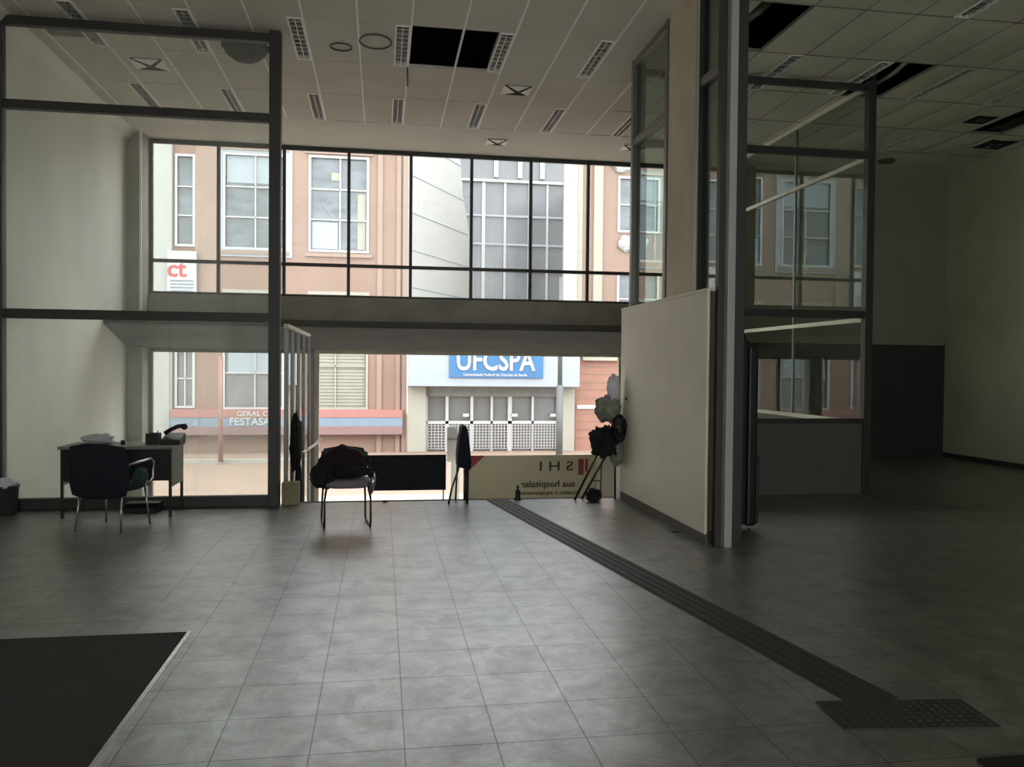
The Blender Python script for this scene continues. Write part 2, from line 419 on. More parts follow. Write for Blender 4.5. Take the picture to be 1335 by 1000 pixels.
for j in range(-11, 3):
    y0 = Y0+PY*j; y1 = y0+PY
    y0 = max(y0, YB)
    for k in range(-6, 20):
        x0 = X0+PX*k; x1 = x0+PX
        if x1 <= XL or x0 >= XR: continue
        x0 = max(x0, XL); x1c = min(x1, XR)
        right = (x0 > 3.5 and y0 < 10.2) or x0 > 6.3
        if (k, j) in holes: 
            continue
        if (k+1, j) in fix: x1c = x1-FW
        if x1c <= x0: continue
        panel(x0, x1c, y0, y1, R_.uniform(.000, .012) if not right else R_.uniform(.012, .045), right)
# plain plaster band by the facade
cm.m = 0; cm.add([(XL, Y0+PY*3, ZC), (6.6, Y0+PY*3, ZC), (6.6, YF, ZC), (XL, YF, ZC)], [(0, 1, 2, 3)])
cm.m = 1; cm.add([(6.6, Y0+PY*3, ZC), (XR, Y0+PY*3, ZC), (XR, YF, ZC), (6.6, YF, ZC)], [(0, 1, 2, 3)])
cm.m = 2
for k in range(-5, 8): x = X0+PX*k; cm.box(x-.011, x+.011, YB, Y0+PY*3, ZC-.008, ZC+.03)
cm.m = 3
for k in range(8, 20): x = X0+PX*k; cm.box(x-.006, x+.006, YB, Y0+PY*3, ZC-.004, ZC+.03)
for j in range(-10, 4): y = Y0+PY*j; cm.box(3.5, XR, y-.009, y+.009, ZC-.005, ZC+.03)
cm.m = 4
for j in range(-10, 4): y = Y0+PY*j; cm.box(XL, 3.5, y-.006, y+.006, ZC-.004, ZC+.03)
cl = cm.build('ceiling', [M['ceil'], M['ceil_r'], M['tbar'], M['tbar_d'], M['ceil']]); struct(cl)

def ceil_light(k, j, label, grp):
    x1 = X0+PX*k-.008; x0 = x1-FW+.008; y0 = Y0+PY*j+.01; y1 = y0+PY-.02
    t = thing('ceiling_light', label, 'ceiling light', (x0, (y0+y1)/2, ZC), grp)
    f = MB(); e = .018
    f.box(x0, x0+e, y0, y1, ZC-.014, ZC+.03); f.box(x1-e, x1, y0, y1, ZC-.014, ZC+.03)
    f.box(x0+e, x1-e, y0, y0+e*1.6, ZC-.014, ZC+.03); f.box(x0+e, x1-e, y1-e*1.6, y1, ZC-.014, ZC+.03)
    part(f, 'frame', M['tbar'] if x0 < 6.6 else M['ceil_r'], t)
    r = MB(); r.box(x0, x1, y0, y1, ZC+.075, ZC+.08)
    part(r, 'reflector', M['reflector'], t)
    l = MB(); n = 10
    for i in range(1, n): y = y0+(y1-y0)*i/n; l.box(x0+e, x1-e, y-.004, y+.004, ZC-.006, ZC+.035)
    l.box((x0+x1)/2-.004, (x0+x1)/2+.004, y0+e, y1-e, ZC-.004, ZC+.035)
    part(l, 'louver', M['louver'], t)
names = {(-4, 0): 'first recessed louvred light from the left wall, seen through the partition top',
         (-2, 0): 'recessed louvred light next to the black round speaker above the glass partition',
         (0, 0): 'recessed louvred light just right of the left partition top, front row',
         (2, 0): 'dark louvred light touching the left side of the big black ceiling opening',
         (4, 0): 'recessed louvred light touching the right side of the big black ceiling opening',
         (6, 0): 'recessed louvred light alone, front row, nearest the white half wall',
         (-4, 2): 'small far row louvred light nearest the left wall, seen through glass',
         (-2, 2): 'second far row louvred light from the left wall, seen through glass',
         (0, 2): 'far row louvred light just right of the left partition post',
         (2, 2): 'far row louvred light below the left edge of the ceiling opening',
         (4, 2): 'far row louvred light left of the broken square diffuser',
         (6, 2): 'far row louvred light right of the broken square diffuser',
         (8, 2): 'far row louvred light at the upright of the half wall partition',
         (10, 0): 'left of two lights seen through top pane of the far glass screen',
         (12, 0): 'right of two lights seen through top pane of the far glass screen',
         (10, 2): 'low left light seen through the top pane of far glass screen',
         (14, 0): 'glinting louvred light right of the small black ceiling opening in dark room',
         (16, 0): 'glinting louvred light at the right edge of the dark room ceiling',
         (12, -2): 'glinting louvred light at the top edge of the picture, dark room ceiling',
         (16, 2): 'unlit far strip light nearest the glass screen in the dark room',
         (18, 2): 'unlit far strip light nearest the right wall of the dark room'}
for (k, j) in sorted(fix):
    if (k, j) in names: ceil_light(k, j, names[(k, j)], 'recessed louvred ceiling lights')
    else:
        x1 = X0+PX*k; cc = bx(x1-FW, x1, Y0+PY*j, Y0+PY*(j+1), ZC, ZC+.01); 
        struct(cc.build('trim_8', M['ceil']))

# loose services seen in the openings
def duct(pts, r, label, cat, m, nm):
    solo(MB().tube(pts, r, 12), nm, m, label, cat, pts[0])
duct([(4.2, 8.3, ZC+.16), (4.2, 8.9, ZC+.16), (4.15, 9.5, ZC+.2)], .07, 'grey duct inside the ceiling opening beside the tall grey post', 'duct', M['reflector'], 'duct')
duct([(6.75, 9.62, ZC+.14), (6.86, 10.2, ZC+.12), (6.95, 10.84, ZC+.14), (6.97, 10.86, ZT-.005)], .035, 'pale flexible pipe inside the small black opening of the dark room ceiling', 'pipe', M['louver'], 'conduit')

def diffuser(x, y, s, label, broken=False, dark=False):
    t = thing('air_diffuser', label, 'air vent', (x, y, ZC), 'square air diffusers in the ceiling')
    f = MB(); h = s/2
    m1 = M['tbar'] if not dark else M['reflector']
    for a, b in (((h, .035),) if broken else ((h, .03), (h*.68, .02), (h*.36, .02))):
        z = ZC-.012-(h-a)*.12
        f.box(x-a, x+a, y-a, y-a+b, z, z+.014); f.box(x-a, x+a, y+a-b, y+a, z, z+.014)
        f.box(x-a, x-a+b, y-a+b, y+a-b, z, z+.014); f.box(x+a-b, x+a, y-a+b, y+a-b, z, z+.014)
    part(f, 'grille', m1, t)
    b_ = MB(); b_.box(x-h*.95, x+h*.95, y-h*.95, y+h*.95, ZC-.022, ZC-.008)
    part(b_, 'backing', M['void'] if broken or dark else M['ceil'], t)
    if broken:
        q = MB(); q.add([(x-h, y+h, ZC-.024), (x-h, y-h, ZC-.024), (x-.02, y, ZC-.05)], [(0, 1, 2)])
        q.add([(x-h*.8, y-h, ZC-.024), (x+h*.8, y-h, ZC-.024), (x+.02, y-h*.2, ZC-.045)], [(0, 1, 2)]); q.add([(x+h, y+h, ZC-.024), (x+h, y-h, ZC-.024), (x+.06, y, ZC-.045)], [(0, 1, 2)])
        part(q, 'vane', M['tbar'], t)
diffuser(1.86, 11.5, .40, 'broken square air diffuser in front of the main window, nearest the black opening', True)
diffuser(1.95, 14.2, .36, 'small square air diffuser close above the middle of the upper windows', True)
diffuser(-3.03, 11.4, .42, 'square air diffuser between two lights near the left wall', True)
diffuser(-3.1, 14.0, .36, 'square air diffuser above the leftmost upper window pane')
diffuser(4.35, 14.1, .34, 'square air diffuser beside the far upright of the half wall partition', True)
diffuser(9.2, 11.5, .36, 'dark square air diffuser left of the long black opening in dark room', dark=True)
diffuser(10.45, 12.7, .5, 'larger dark square diffuser nearest the right wall', dark=True)
t = solo(MB().lathe([(.0, 0), (.15, 0), (.16, -.02), (.13, -.045), (.05, -.05), (0, -.05)], (9.3, 14.05, ZC)), 'round_vent', M['reflector'],
         'small round dark vent by the far wall of the dark room', 'air vent', (9.3, 14.05, ZC))
t = thing('ceiling_speaker', 'black round speaker fixed to the ceiling behind the left partition', 'speaker', (-1.69, 10.58, ZC))
part(MB().lathe([(0, 0), (.25, 0), (.26, -.03), (.24, -.09), (.15, -.16), (0, -.18)], (-1.69, 10.58, ZC)), 'dome', M['void'], t)
part(MB().lathe([(.25, .0), (.29, -.004), (.29, -.018), (.26, -.022)], (-1.69, 10.58, ZC)), 'rim', M['void'], t)
solo(bx(-3.95, -3.42, 10.2, 10.62, ZC-.012, ZC-.003), 'access_panel', M['reflector'], 'grey square access panel in the ceiling corner near the left wall', 'hatch', (-3.7, 10.4, ZC))
def ring(x, y, r1, r2, label):
    pts = [(x+r1*math.cos(a), y+r2*math.sin(a), ZC-.012) for a in [2*PI*i/28+.2 for i in range(28)]]
    solo(MB().tube(pts+pts[:1], .009, 6, False), 'ceiling_mark', M['stain'], label, 'stain', (x, y, ZC), 'dark rings on the ceiling panels')
ring(-.52, 10.36, .13, .12, 'smaller dark ring mark on the ceiling, left of the larger ring')
ring(-.1, 10.12, .19, .22, 'larger dark ring mark on the ceiling beside the big opening')
solo(MB().tube([(.31, 10.9, ZC-.012), (.33, 11.6, ZC-.02)], .012, 6), 'hanging_cable', M['stain'], 'short dark cable end hanging at the corner of big ceiling opening', 'cable', (.31, 11, ZC))

# ------------------------------------------------------------------ upper facade windows
MX = [-4.01, -2.88, -1.75, -.61, .51, 1.63, 2.75, 3.86, 4.98, 6.05]
ZS, ZTR = 2.93, 3.51
for i in range(len(MX)-1):
    a, b = MX[i], MX[i+1]
    f = MB(); e = .028
    f.box(a-e, a+e, YF-.04, YF+.03, ZS, ZC)
    if i == len(MX)-2: f.box(b-e, b+e, YF-.04, YF+.03, ZS, ZC)
    f.box(a+e, b-e, YF-.03, YF+.03, ZC-.07, ZC); f.box(a+e, b-e, YF-.03, YF+.03, ZS, ZS+.04)
    f.box(a+e, b-e, YF-.03, YF+.03, ZTR-.03, ZTR+.03)
    o = struct(f.build('window_%d' % (i+1), M['mull']))
    g = MB(); g.box(a+e, b-e, YF-.004, YF+.004, ZTR+.03, ZC-.07); g.box(a+e, b-e, YF-.004, YF+.004, ZS+.04, ZTR-.03)
    p = g.build('pane', M['glass_f']); p.parent = o
# lower street-level glazing, left of the doorway, and the door surround
f = MB()
f.box(-4.04, -3.98, YF-.05, YF+.03, ZG, 1.97); f.box(-1.27, -1.2, YF-.06, YF+.04, ZG, 1.97)
f.box(-3.98, -1.27, YF-.05, YF+.03, 1.9, 1.97); f.box(-3.98, -1.27, YF-.05, YF+.03, ZG, ZG+.08)
o = struct(f.build('window_10', M['frame_l'])); p = bx(-3.98, -1.27, YF-.004, YF+.004, ZG+.08, 1.9).build('pane', M['glass_f']); p.parent = o
f = MB(); f.box(-1.2, 4.55, YF-.07, YF+.03, 1.9, 1.97); f.box(4.49, 4.55, YF-.06, YF+.03, ZG, 1.9); f.box(-1.2, -1.12, YF-.05, YF+.02, ZG, 1.9)
struct(f.build('door_1', M['column']))
f = MB(); f.box(4.75, 6.05, YF-.05, YF+.03, 1.9, 1.97); f.box(4.75, 6.05, YF-.05, YF+.03, ZG, ZG+.08); f.box(5.38, 5.44, YF-.05, YF+.03, ZG+.08, 1.9)
o = struct(f.build('window_11', M['frame_l'])); g = MB(); g.box(4.75, 5.38, YF-.004, YF+.004, ZG+.08, 1.9); g.box(5.44, 6.05, YF-.004, YF+.004, ZG+.08, 1.9)
p = g.build('pane', M['glass_f']); p.parent = o
# frames of the two added rear openings
for i, (a, b) in enumerate(WX):
    f = MB(); z0, z1 = .3, 3.95
    for x in (a, (a+b)/2-.03, b-.06): f.box(x, x+.06, YB-.1, YB-.04, z0, z1)
    for z in (z0, 2.3, z1-.06): f.box(a+.06, b-.06, YB-.1, YB-.04, z, z+.06)
    o = struct(f.build('window_%d' % (12+i), M['frame']))

# ------------------------------------------------------------------ left glass partition
YP = 10.08
t = thing('glass_partition', 'tall grey framed glass partition on the left, from floor to ceiling, with three panes', 'partition', (-2.7, YP, 0))
lo, hi = XL+.06, -1.33
def bar_part(nm, a, m=M['frame'], bev=.006, tt=None): return part(bx(*a), nm, m, tt or t, bev)
bar_part('post', (XL+.002, lo, YP-.06, YP+.06, 0, ZC-.002)); bar_part('post', (hi, -1.2, YP-.08, YP+.08, 0, ZC-.002))
bar_part('rail', (lo, hi, YP-.05, YP+.05, ZC-.13, ZC-.03)); bar_part('rail', (lo, hi, YP-.05, YP+.05, 4.56, 4.66))
bar_part('rail', (lo, hi, YP-.05, YP+.05, 2.19, 2.30)); bar_part('rail', (lo, hi, YP-.05, YP+.05, .0, .13))
for z0, z1 in ((.13, 2.19), (2.30, 4.56), (4.66, ZC-.13)): part(bx(lo, hi, YP-.004, YP+.004, z0, z1), 'pane', M['glass_p'], t)
part(bx(-2.46, -2.45, YP-.007, YP+.007, .13, 2.19), 'joint', M['glass_g'], t)

# ------------------------------------------------------------------ half wall partition running away on the right
XP = 3.2
t = thing('half_wall', 'off-white solid half wall running from tall grey post to the landing edge', 'partition', (3.12, 8.8, 0))
part(bx(3.06, 3.09, 7.40, 10.22, .1, 2.43), 'panel', M['board'], t, .004)
part(bx(3.055, 3.16, 7.40, 10.22, 2.43, 2.46), 'cap', M['board'], t, .004)
part(bx(3.07, 3.09, 7.40, 10.22, 0, .1), 'skirting', M['stain'], t)
part(MB().tube([(3.065, 9.95, 1.3), (3.045, 9.95, 1.3)], .02, 10), 'hook', M['black'], t)
t = thing('glass_screen', 'tall grey framed glass screen above the half wall, broken by a concrete column', 'partition', (3.25, 8.8, 0))
def gp(nm, a, m=M['frame_l']): return part(bx(*a), nm, m, t, .005)
gp('post', (3.20, 3.275, 7.25, 7.41, 0, ZC-.002), M['post_l']); gp('post', (3.277, 3.385, 7.28, 7.41, 0, ZC-.002), M['mull']); gp('post', (3.14, 3.20, 7.33, 7.41, 0, ZC-.002), M['mull'])
for y in (7.92, 8.86, 10.12): gp('post', (3.15, 3.26, y, y+.08, 2.47, ZC-.002), M['frame_l'] if y != 7.92 else M['mull'])
gp('post', (3.13, 3.15, 7.90, 7.96, 2.47, ZC-.002), M['post_l'])
for y0, y1 in ((7.41, 7.92), (8.94, 10.12)):
    gp('rail', (3.16, 3.25, y0, y1, 4.53, 4.62)); gp('rail', (3.16, 3.25, y0, y1, ZC-.09, ZC-.01))
    for z0, z1 in ((2.47, 4.53), (4.62, ZC-.09)): part(bx(3.204, 3.212, y0, y1, z0, z1), 'pane', M['glass_g'], t)
struct(bx(3.16, 3.55, 8.0, 8.82, 0, ZC+.02).build('trim_9', M['column']))   # concrete column

# ------------------------------------------------------------------ far screen facing the camera, right of the half wall
YQ, XQ = 10.3, 6.6
t = thing('glass_screen', 'wide grey framed glass screen beyond the tall grey post with a solid board below', 'partition', (5, YQ, 0))
def gq(nm, a, m=M['frame'], b=.005): return part(bx(*a), nm, m, t, b)
gq('post', (3.27, 3.36, YQ-.05, YQ+.05, 0, ZC-.002)); gq('post', (XQ-.09, XQ+.02, YQ-.06, YQ+.05, 0, ZC-.002), M['frame'])
for z0, z1 in ((ZC-.13, ZC-.05), (4.58, 4.67), (2.40, 2.50), (.96, 1.03)): gq('rail', (3.36, XQ-.09, YQ-.045, YQ+.045, z0, z1))
for z0, z1 in ((1.03, 2.40), (2.50, 4.58), (4.67, ZC-.13)): part(bx(3.36, XQ-.09, YQ-.004, YQ+.004, z0, z1), 'pane', M['glass'], t)
part(bx(3.36, XQ-.09, YQ-.03, YQ+.03, .0, .96), 'lower_board', M['board_shade'], t, .004)
t = thing('glass_screen', 'glass screen with pale rails running towards the windows behind the far screen', 'partition', (XQ, 12.6, 0))
y0, y1 = YQ+.06, 14.94
def gr(nm, a, m=M['board'], b=.004): return part(bx(*a), nm, m, t, b)
for z0, z1 in ((ZC-.07, ZC-.002), (4.58, 4.64), (2.36, 2.42), (.93, .99)): gr('rail', (XQ-.03, XQ+.03, y0, y1, z0, z1))
for y in (12.35, y1-.05): gr('post', (XQ-.02, XQ+.02, y, y+.04, .99, ZC-.07), M['frame_l'])
for z0, z1 in ((.99, 2.36), (2.42, 4.58), (4.64, ZC-.07)): part(bx(XQ-.004, XQ+.004, y0, y1, z0, z1), 'pane', M['glass'], t)
part(bx(XQ-.025, XQ+.025, y0, y1, 0, .93), 'lower_board', M['board_shade'], t)

# ------------------------------------------------------------------ stair screen by the left post
t = thing('stair_screen', 'low slatted glass screen running back beside the stairs from the left partition post', 'partition', (-1.15, 11.8, ZG))
for y in (10.28, 10.95, 11.7, 12.5, 13.4): part(bx(-1.18, -1.13, y, y+.06, ZG, 2.14), 'post', M['frame_l'], t, .004)
part(bx(-1.185, -1.125, 10.28, 13.46, 2.14, 2.19), 'rail', M['board'], t, .004)
for a, b in ((10.34, 10.95), (11.01, 11.7), (11.76, 12.5), (12.56, 13.4)): part(bx(-1.158, -1.152, a, b, ZG+.02, 2.14), 'pane', M['glass_g'], t)
t = thing('handrail', 'short bent metal handrail end beside the stair screen', 'handrail', (-1.1, 12.4, ZG))
part(MB().tube([(-1.12, 11.5, .45), (-1.05, 12.2, .47), (-.98, 12.6, .5), (-.93, 12.9, .55)], .02, 8), 'rail', M['chrome'], t)
part(MB().tube([(-1.05, 12.2, .46), (-1.05, 12.2, ZG+.9)], .015, 8), 'support', M['chrome'], t)
t = thing('hanging_coat', 'dark coat hanging on the stair screen next to left partition post', 'coat', (-1.05, 10.45, .3))
part(MB().blob((-1.06, 10.5, .72), (.07, .17, .36), 3, .3, 3, fold=.12), 'body', M['cloth_d'], t)
part(MB().blob((-1.03, 10.55, .1), (.045, .08, .42), 5, .2, 3, fold=.1), 'sleeve', M['cloth_d'], t)
solo(bx(-1.18, -.98, 10.08, 10.26, 0.002, .27), 'cardboard_box', M['carton'], 'tan box standing at the foot of the left partition post', 'box', (-1.08, 10.2, 0), bevel=.006)

# ------------------------------------------------------------------ desk, telephone and first chair
t = thing('desk', 'grey topped office desk with black modesty panel against the glass partition', 'desk', (-2.85, 9.7, 0))
dx0, dx1, dy0, dy1 = -3.42, -2.28, 9.44, 9.99
part(bx(dx0-.02, dx1+.02, dy0-.03, dy1, .75, .785), 'tabletop', M['desk_top'], t, .006)
part(bx(dx0+.03, dx1-.03, dy0+.02, dy0+.04, .40, .75), 'modesty_panel', M['black'], t)
part(bx(dx1-.02, dx1, dy0+.03, dy1-.03, .33, .75), 'side_panel', M['desk_top'], t)
part(bx(dx0, dx0+.02, dy0+.03, dy1-.03, .36, .75), 'side_panel', M['black'], t)
for x in (dx0, dx1-.03):
    for y in (dy0, dy1-.03): part(bx(x, x+.03, y, y+.03, 0, .75), 'leg', M['steel_d'], t, .003)
t = thing('telephone', 'black desk telephone on the right end of the desk', 'telephone', (-2.36, 9.7, .785))
part(MB().prism([(9.55, .785), (9.85, .785), (9.85, .90), (9.55, .84)], lambda p: (-2.43, p[0], p[1]), lambda p: (-2.22, p[0], p[1])), 'base', M['black'], t, .01)
part(MB().tube([(-2.42, 9.72, .90), (-2.36, 9.72, .94), (-2.28, 9.72, .98), (-2.22, 9.72, .985)], .024, 10), 'handset', M['black'], t)
part(MB().blob((-2.21, 9.72, .975), (.035, .035, .035), 1, .1), 'earpiece', M['black'], t)
t = thing('desk_organiser', 'small dark open box beside the telephone on the desk', 'box', (-2.56, 9.7, .785))
f = MB(); f.box(-2.6, -2.47, 9.62, 9.78, .787, .80)
for a in ((-2.6, -2.59, 9.62, 9.78), (-2.48, -2.47, 9.62, 9.78), (-2.59, -2.48, 9.62, 9.63), (-2.59, -2.48, 9.77, 9.78)): f.box(*a, .80, .905)
part(f, 'case', M['black'], t); part(MB().tube([(-2.5, 9.7, .8), (-2.49, 9.7, .93)], .008, 6), 'pen', M['black'], t)
solo(MB().lathe([(0, 0), (.022, 0), (.024, .03), (.018, .05), (0, .052)], (-2.83, 9.6, .786)), 'ink_bottle', M['black'], 'tiny dark bottle on the desk just right of the chair back', 'bottle', (-2.83, 9.6, .786))
solo(MB().blob((-3.13, 9.72, .84), (.16, .1, .055), 9, .4, 3, flat=-.05), 'plastic_bag', M['plastic_w'], 'crumpled clear white plastic on the desk above the chair back', 'bag', (-3.13, 9.72, .786))
t = solo(MB().prism([(9.72, 0), (9.98, 0), (9.98, .1), (9.78, .1), (9.72, .05)], lambda p: (-2.86, p[0], p[1]+.002), lambda p: (-2.5, p[0], p[1]+.002)), 'footrest', M['black'],
         'flat black box on the floor under the desk', 'box', (-2.7, 9.85, 0), bevel=.004)

def rounded_rect(w, h, r, n=6):
    out = []
    for cx, cz, a0 in ((w/2-r, h-r, 0), (-w/2+r, h-r, PI/2), (-w/2+r, r, PI), (w/2-r, r, 1.5*PI)):
        for i in range(n+1): a = a0+PI/2*i/n; out.append((cx+r*math.cos(a), cz+r*math.sin(a)))
    return out
def xf(mb, loc, rz):
    m = Matrix.Translation(loc) @ Matrix.Rotation(rz, 4, 'Z'); mb.v = [tuple(m@Vector(v)) for v in mb.v]; return mb
def cushion(w, h, d, r, curve=0.0, n=14):
    "upright padded slab, x across, z up, bulging in y, bent around the sitter"
    mb = MB(); vs_ = []; fs = []
    NX, NZ = 16, 12
    def edge(u, v):
        x = (u-.5)*w; z = v*h
        # pull the corners in
        cx, cz = abs(u-.5)*2, abs(v-.5)*2
        k = max(0, cx+cz-(2-2*r/min(w, h)*1.2))
        x *= 1-.18*k; z = h/2+(z-h/2)*(1-.18*k)
        return x, z
    for side in (0, 1):
        for i in range(NX+1):
            for j in range(NZ+1):
                u, v = i/NX, j/NZ; x, z = edge(u, v)
                b = (math.sin(PI*u)*math.sin(PI*v))**.35 if 0 < u < 1 and 0 < v < 1 else 0
                y = (d/2)*b*(1 if side else -1)+curve*(x/(w/2))**2
                vs_.append((x, y, z))
    N = (NX+1)*(NZ+1)
    for s_ in (0, 1):
        for i in range(NX):
            for j in range(NZ):
                a = s_*N+i*(NZ+1)+j; q = (a, a+1, a+NZ+2, a+NZ+1); fs.append(q if s_ else q[::-1])
    mb.add(vs_, fs, True); return mb

# chair by the desk: four legs, big padded back, chrome arms, turned a little to the right
c0 = Vector((-2.71, 8.88, 0)); rz = math.radians(-17)
t = thing('office_chair', 'dark navy padded visitor chair with chrome arms in front of the desk', 'chair', c0)
def cp(mb, nm, m, b=0): return part(xf(mb, c0, rz), nm, m, t, b)
mb = cushion(.66, .55, .09, .14, .05); mb.v = [(x, y-.27+(z)*-.06, z+.335) for x, y, z in mb.v]; cp(mb, 'backrest', M['navy'])
mb = MB().blob((0, 0.02, .43), (.26, .25, .05), 2, .03, boxy=.6); cp(mb, 'seat', M['greenf'])
for sx_ in (-1, 1):
    for sy in (-1, 1):
        cp(MB().tube([(sx_*.22, sy*.2, .42), (sx_*.25, sy*.25, 0)], .011, 8), 'leg', M['chrome'])
    cp(MB().tube([(sx_*.27, -.24, .42), (sx_*.3, -.24, .64), (sx_*.3, -.18, .68), (sx_*.3, .18, .70), (sx_*.3, .23, .66), (sx_*.3, .22, .5), (sx_*.27, .16, .42)], .013, 8), 'armrest', M['chrome'])
    cp(MB().tube([(sx_*.22, -.2, .42), (sx_*.22, -.262, .5)], .011, 8), 'back_support', M['chrome'])
mb = MB().blob((.3, 0.0, .53), (.03, .13, .1), 6, .25, 3); cp(mb, 'arm_cloth', M['greenf'])

# ------------------------------------------------------------------ sled chair with jackets in the middle
c1 = Vector((-.37, 8.82, 0)); rz1 = .13
t = thing('sled_chair', 'sled based chair with grey seat standing alone before the stairs', 'chair', c1)
def cq(mb, nm, m, b=0): return part(xf(mb, c1, rz1), nm, m, t, b)
cq(MB().blob((.02, 0, .45), (.25, .24, .055), 4, .02, boxy=.6), 'seat', M['greyf'])
mb = cushion(.48, .3, .05, .08, -.03); mb.v = [(x, y+.26+z*.1, z+.5) for x, y, z in mb.v]; cq(mb, 'backrest', M['black'])
for s_ in (-1, 1):
    x = s_*.235
    cq(MB().tube([(x*.9, -.2, .43), (x, -.24, .3), (x, -.25, .04), (x, -.23, .012), (x, .2, .012), (x, .24, .03), (x*.98, .22, .25), (x*.93, .2, .43), (x*.93, .28, .62)], .011, 8), 'sled_leg', M['steel_d'])
cq(MB().tube([(.235, -.22, .36), (.262, -.25, .5), (.255, -.2, .56)], .026, 8), 'arm_end', M['chrome'])
t = thing('jacket', 'dark maroon and black jacket heaped over the sled chair', 'jacket', (-.42, 8.8, .5))
part(MB().blob((-.40, 8.86, .64), (.27, .2, .185), 11, .22, 2.2, 48, 28, flat=-.14, fold=.05), 'body', M['jacket'], t)
part(MB().blob((-.60, 8.72, .53), (.13, .14, .13), 12, .25, 2.6, fold=.08), 'sleeve', M['cloth_d'], t, label='black sleeve')
part(MB().blob((-.27, 8.62, .585), (.2, .06, .055), 13, .3, 3, fold=.08), 'hem', M['cloth_d'], t, label='black hem')

# ------------------------------------------------------------------ folded chair seen edge on
t = thing('folding_chair', 'black chair folded up and seen edge-on at the stair head', 'chair', (1.0, 10.12, 0))
mb = MB().prism([(.93, .45), (1.09, .42), (1.10, .52), (1.075, .75), (1.045, .93), (1.01, .975), (.975, .95), (.945, .8), (.925, .6)],
                lambda p: (p[0], 9.97, p[1]), lambda p: (p[0], 10.27, p[1])); part(mb, 'backrest', M['navy'], t, .02, seg=3)
part(MB().tube([(1.055, 9.99, .44), (1.05, 9.98, 0.0)], .016, 8), 'leg', M['steel_d'], t)
part(MB().tube([(1.055, 10.25, .44), (1.05, 10.25, 0.0)], .016, 8), 'leg', M['steel_d'], t)
part(MB().tube([(.95, 9.99, .46), (.86, 9.98, .2), (.82, 9.98, .0)], .012, 8), 'leg', M['steel_d'], t)
part(MB().tube([(.95, 10.25, .46), (.93, 10.25, 0.0)], .012, 8), 'leg', M['steel_d'], t)

# ------------------------------------------------------------------ banners by the street door
t = thing('banner', 'plain black rectangular banner at the street doorway behind the sled chair', 'banner', (.47, 15.0, ZG))
part(bx(-.24, 1.18, 14.98, 15.01, -.58, .07), 'sheet', M['navy'], t, .004)
for x in (-.2, 1.12): part(bx(x, x+.03, 15.012, 15.04, ZG, .05), 'post', M['whitep'], t)
t = thing('banner', 'beige banner with reversed lettering and red marks at the street doorway', 'banner', (2.9, 15.0, ZG))
sh = part(bx(1.5, 4.35, 14.98, 15.0, -1.55, .05), 'sheet', M['poster'], t)
for x in (1.55, 4.25): part(bx(x, x+.04, 15.002, 15.04, ZG, .04), 'post', M['whitep'], t)
part(text_mb('S H I', (3.25, 14.975, -.17), .25, mirror=True, sx=1.35, bold=.001), 'lettering', M['inkp'], t, label='large reversed dark letters')
part(text_mb('sua hospitalar', (3.1, 14.975, -.50), .17, mirror=True, sx=1.1, bold=.002), 'lettering', M['inkp'], t, label='line of smaller reversed letters')
part(text_mb('locacao e equipamentos', (3.1, 14.975, -.66), .11, mirror=True, sx=1.1), 'lettering', M['inkp'], t, label='lowest line of small reversed letters')
mb = MB(); mb.box(3.68, 3.78, 14.972, 14.979, -.33, -.03); mb.box(3.81, 3.86, 14.972, 14.979, -.27, -.03); part(mb, 'red_mark', M['redp'], t)
mb = MB(); mb.add([(1.5, 14.975, .05), (1.9, 14.975, .05), (1.55, 14.975, -.28), (1.5, 14.975, -.28)], [(0, 1, 2, 3)]); part(mb, 'corner_patch', M['redp'], t)
solo(bx(4.02, 4.40, 14.90, 14.93, ZG, .02), 'notice_board', M['board'], 'plain pale board standing behind the stand with bags', 'board', (4.2, 14.92, ZG), bevel=.004)
t = thing('notice_post', 'white notice stand beside black banner, with small red print', 'sign', (1.33, 15.3, ZG))
part(bx(1.22, 1.42, 15.32, 15.34, -.1, .55), 'sheet', M['whitep'], t); part(bx(1.3, 1.46, 15.35, 15.38, ZG, .2), 'post', M['whitep'], t)
part(text_mb('ATENCAO', (1.32, 15.315, .32), .045), 'lettering', M['redp'], t)

# ------------------------------------------------------------------ stand with bags against the half wall
t = thing('folding_stand', 'dark folding tube stand leaning at the far end of the half wall', 'stand', (2.8, 10.15, 0))
for a, b in (((2.44, 10.12, .0), (2.92, 10.16, .92)), ((2.56, 10.22, 0.0), (2.97, 10.2, .74))): part(MB().tube([a, b], .016, 8), 'leg', M['steel_d'], t)
part(MB().tube([(2.80, 10.2, .0), (2.81, 10.2, .45)], .009, 8), 'leg', M['steel_d'], t)
part(MB().tube([(2.98, 10.14, .0), (2.97, 10.14, .75)], .014, 8), 'leg', M['steel_d'], t)
part(MB().tube([(2.69, 10.2, .23), (2.81, 10.2, .23)], .008, 6), 'crossbar', M['steel_d'], t)
solo(bx(3.0, 3.045, 10.17, 10.21, 0, .56), 'white_batten', M['whitep'], 'narrow white upright piece beside the stand at the half wall end', 'board', (3.02, 10.19, 0))
g = 'bags heaped on the stand'
solo(MB().blob((2.87, 10.12, 1.17), (.155, .13, .17), 21, .3, 2.6, 40, 26, fold=.06), 'plastic_bag', M['plastic_g'], 'crumpled grey-green plastic bag, upper one on the stand', 'bag', (2.87, 10.12, 1.0), g)
solo(MB().blob((2.93, 10.1, 1.42), (.085, .07, .18), 22, .25, 2.6, fold=.08), 'plastic_bag', M['plastic_w'], 'white plastic bag, topmost of the heap on the stand', 'bag', (2.93, 10.1, 1.25), g)
solo(MB().blob((2.98, 9.99, .93), (.095, .085, .16), 23, .3, 3, fold=.08), 'backpack', M['black'], 'black bag squeezed between stand and half wall', 'bag', (2.98, 9.98, .8), g)
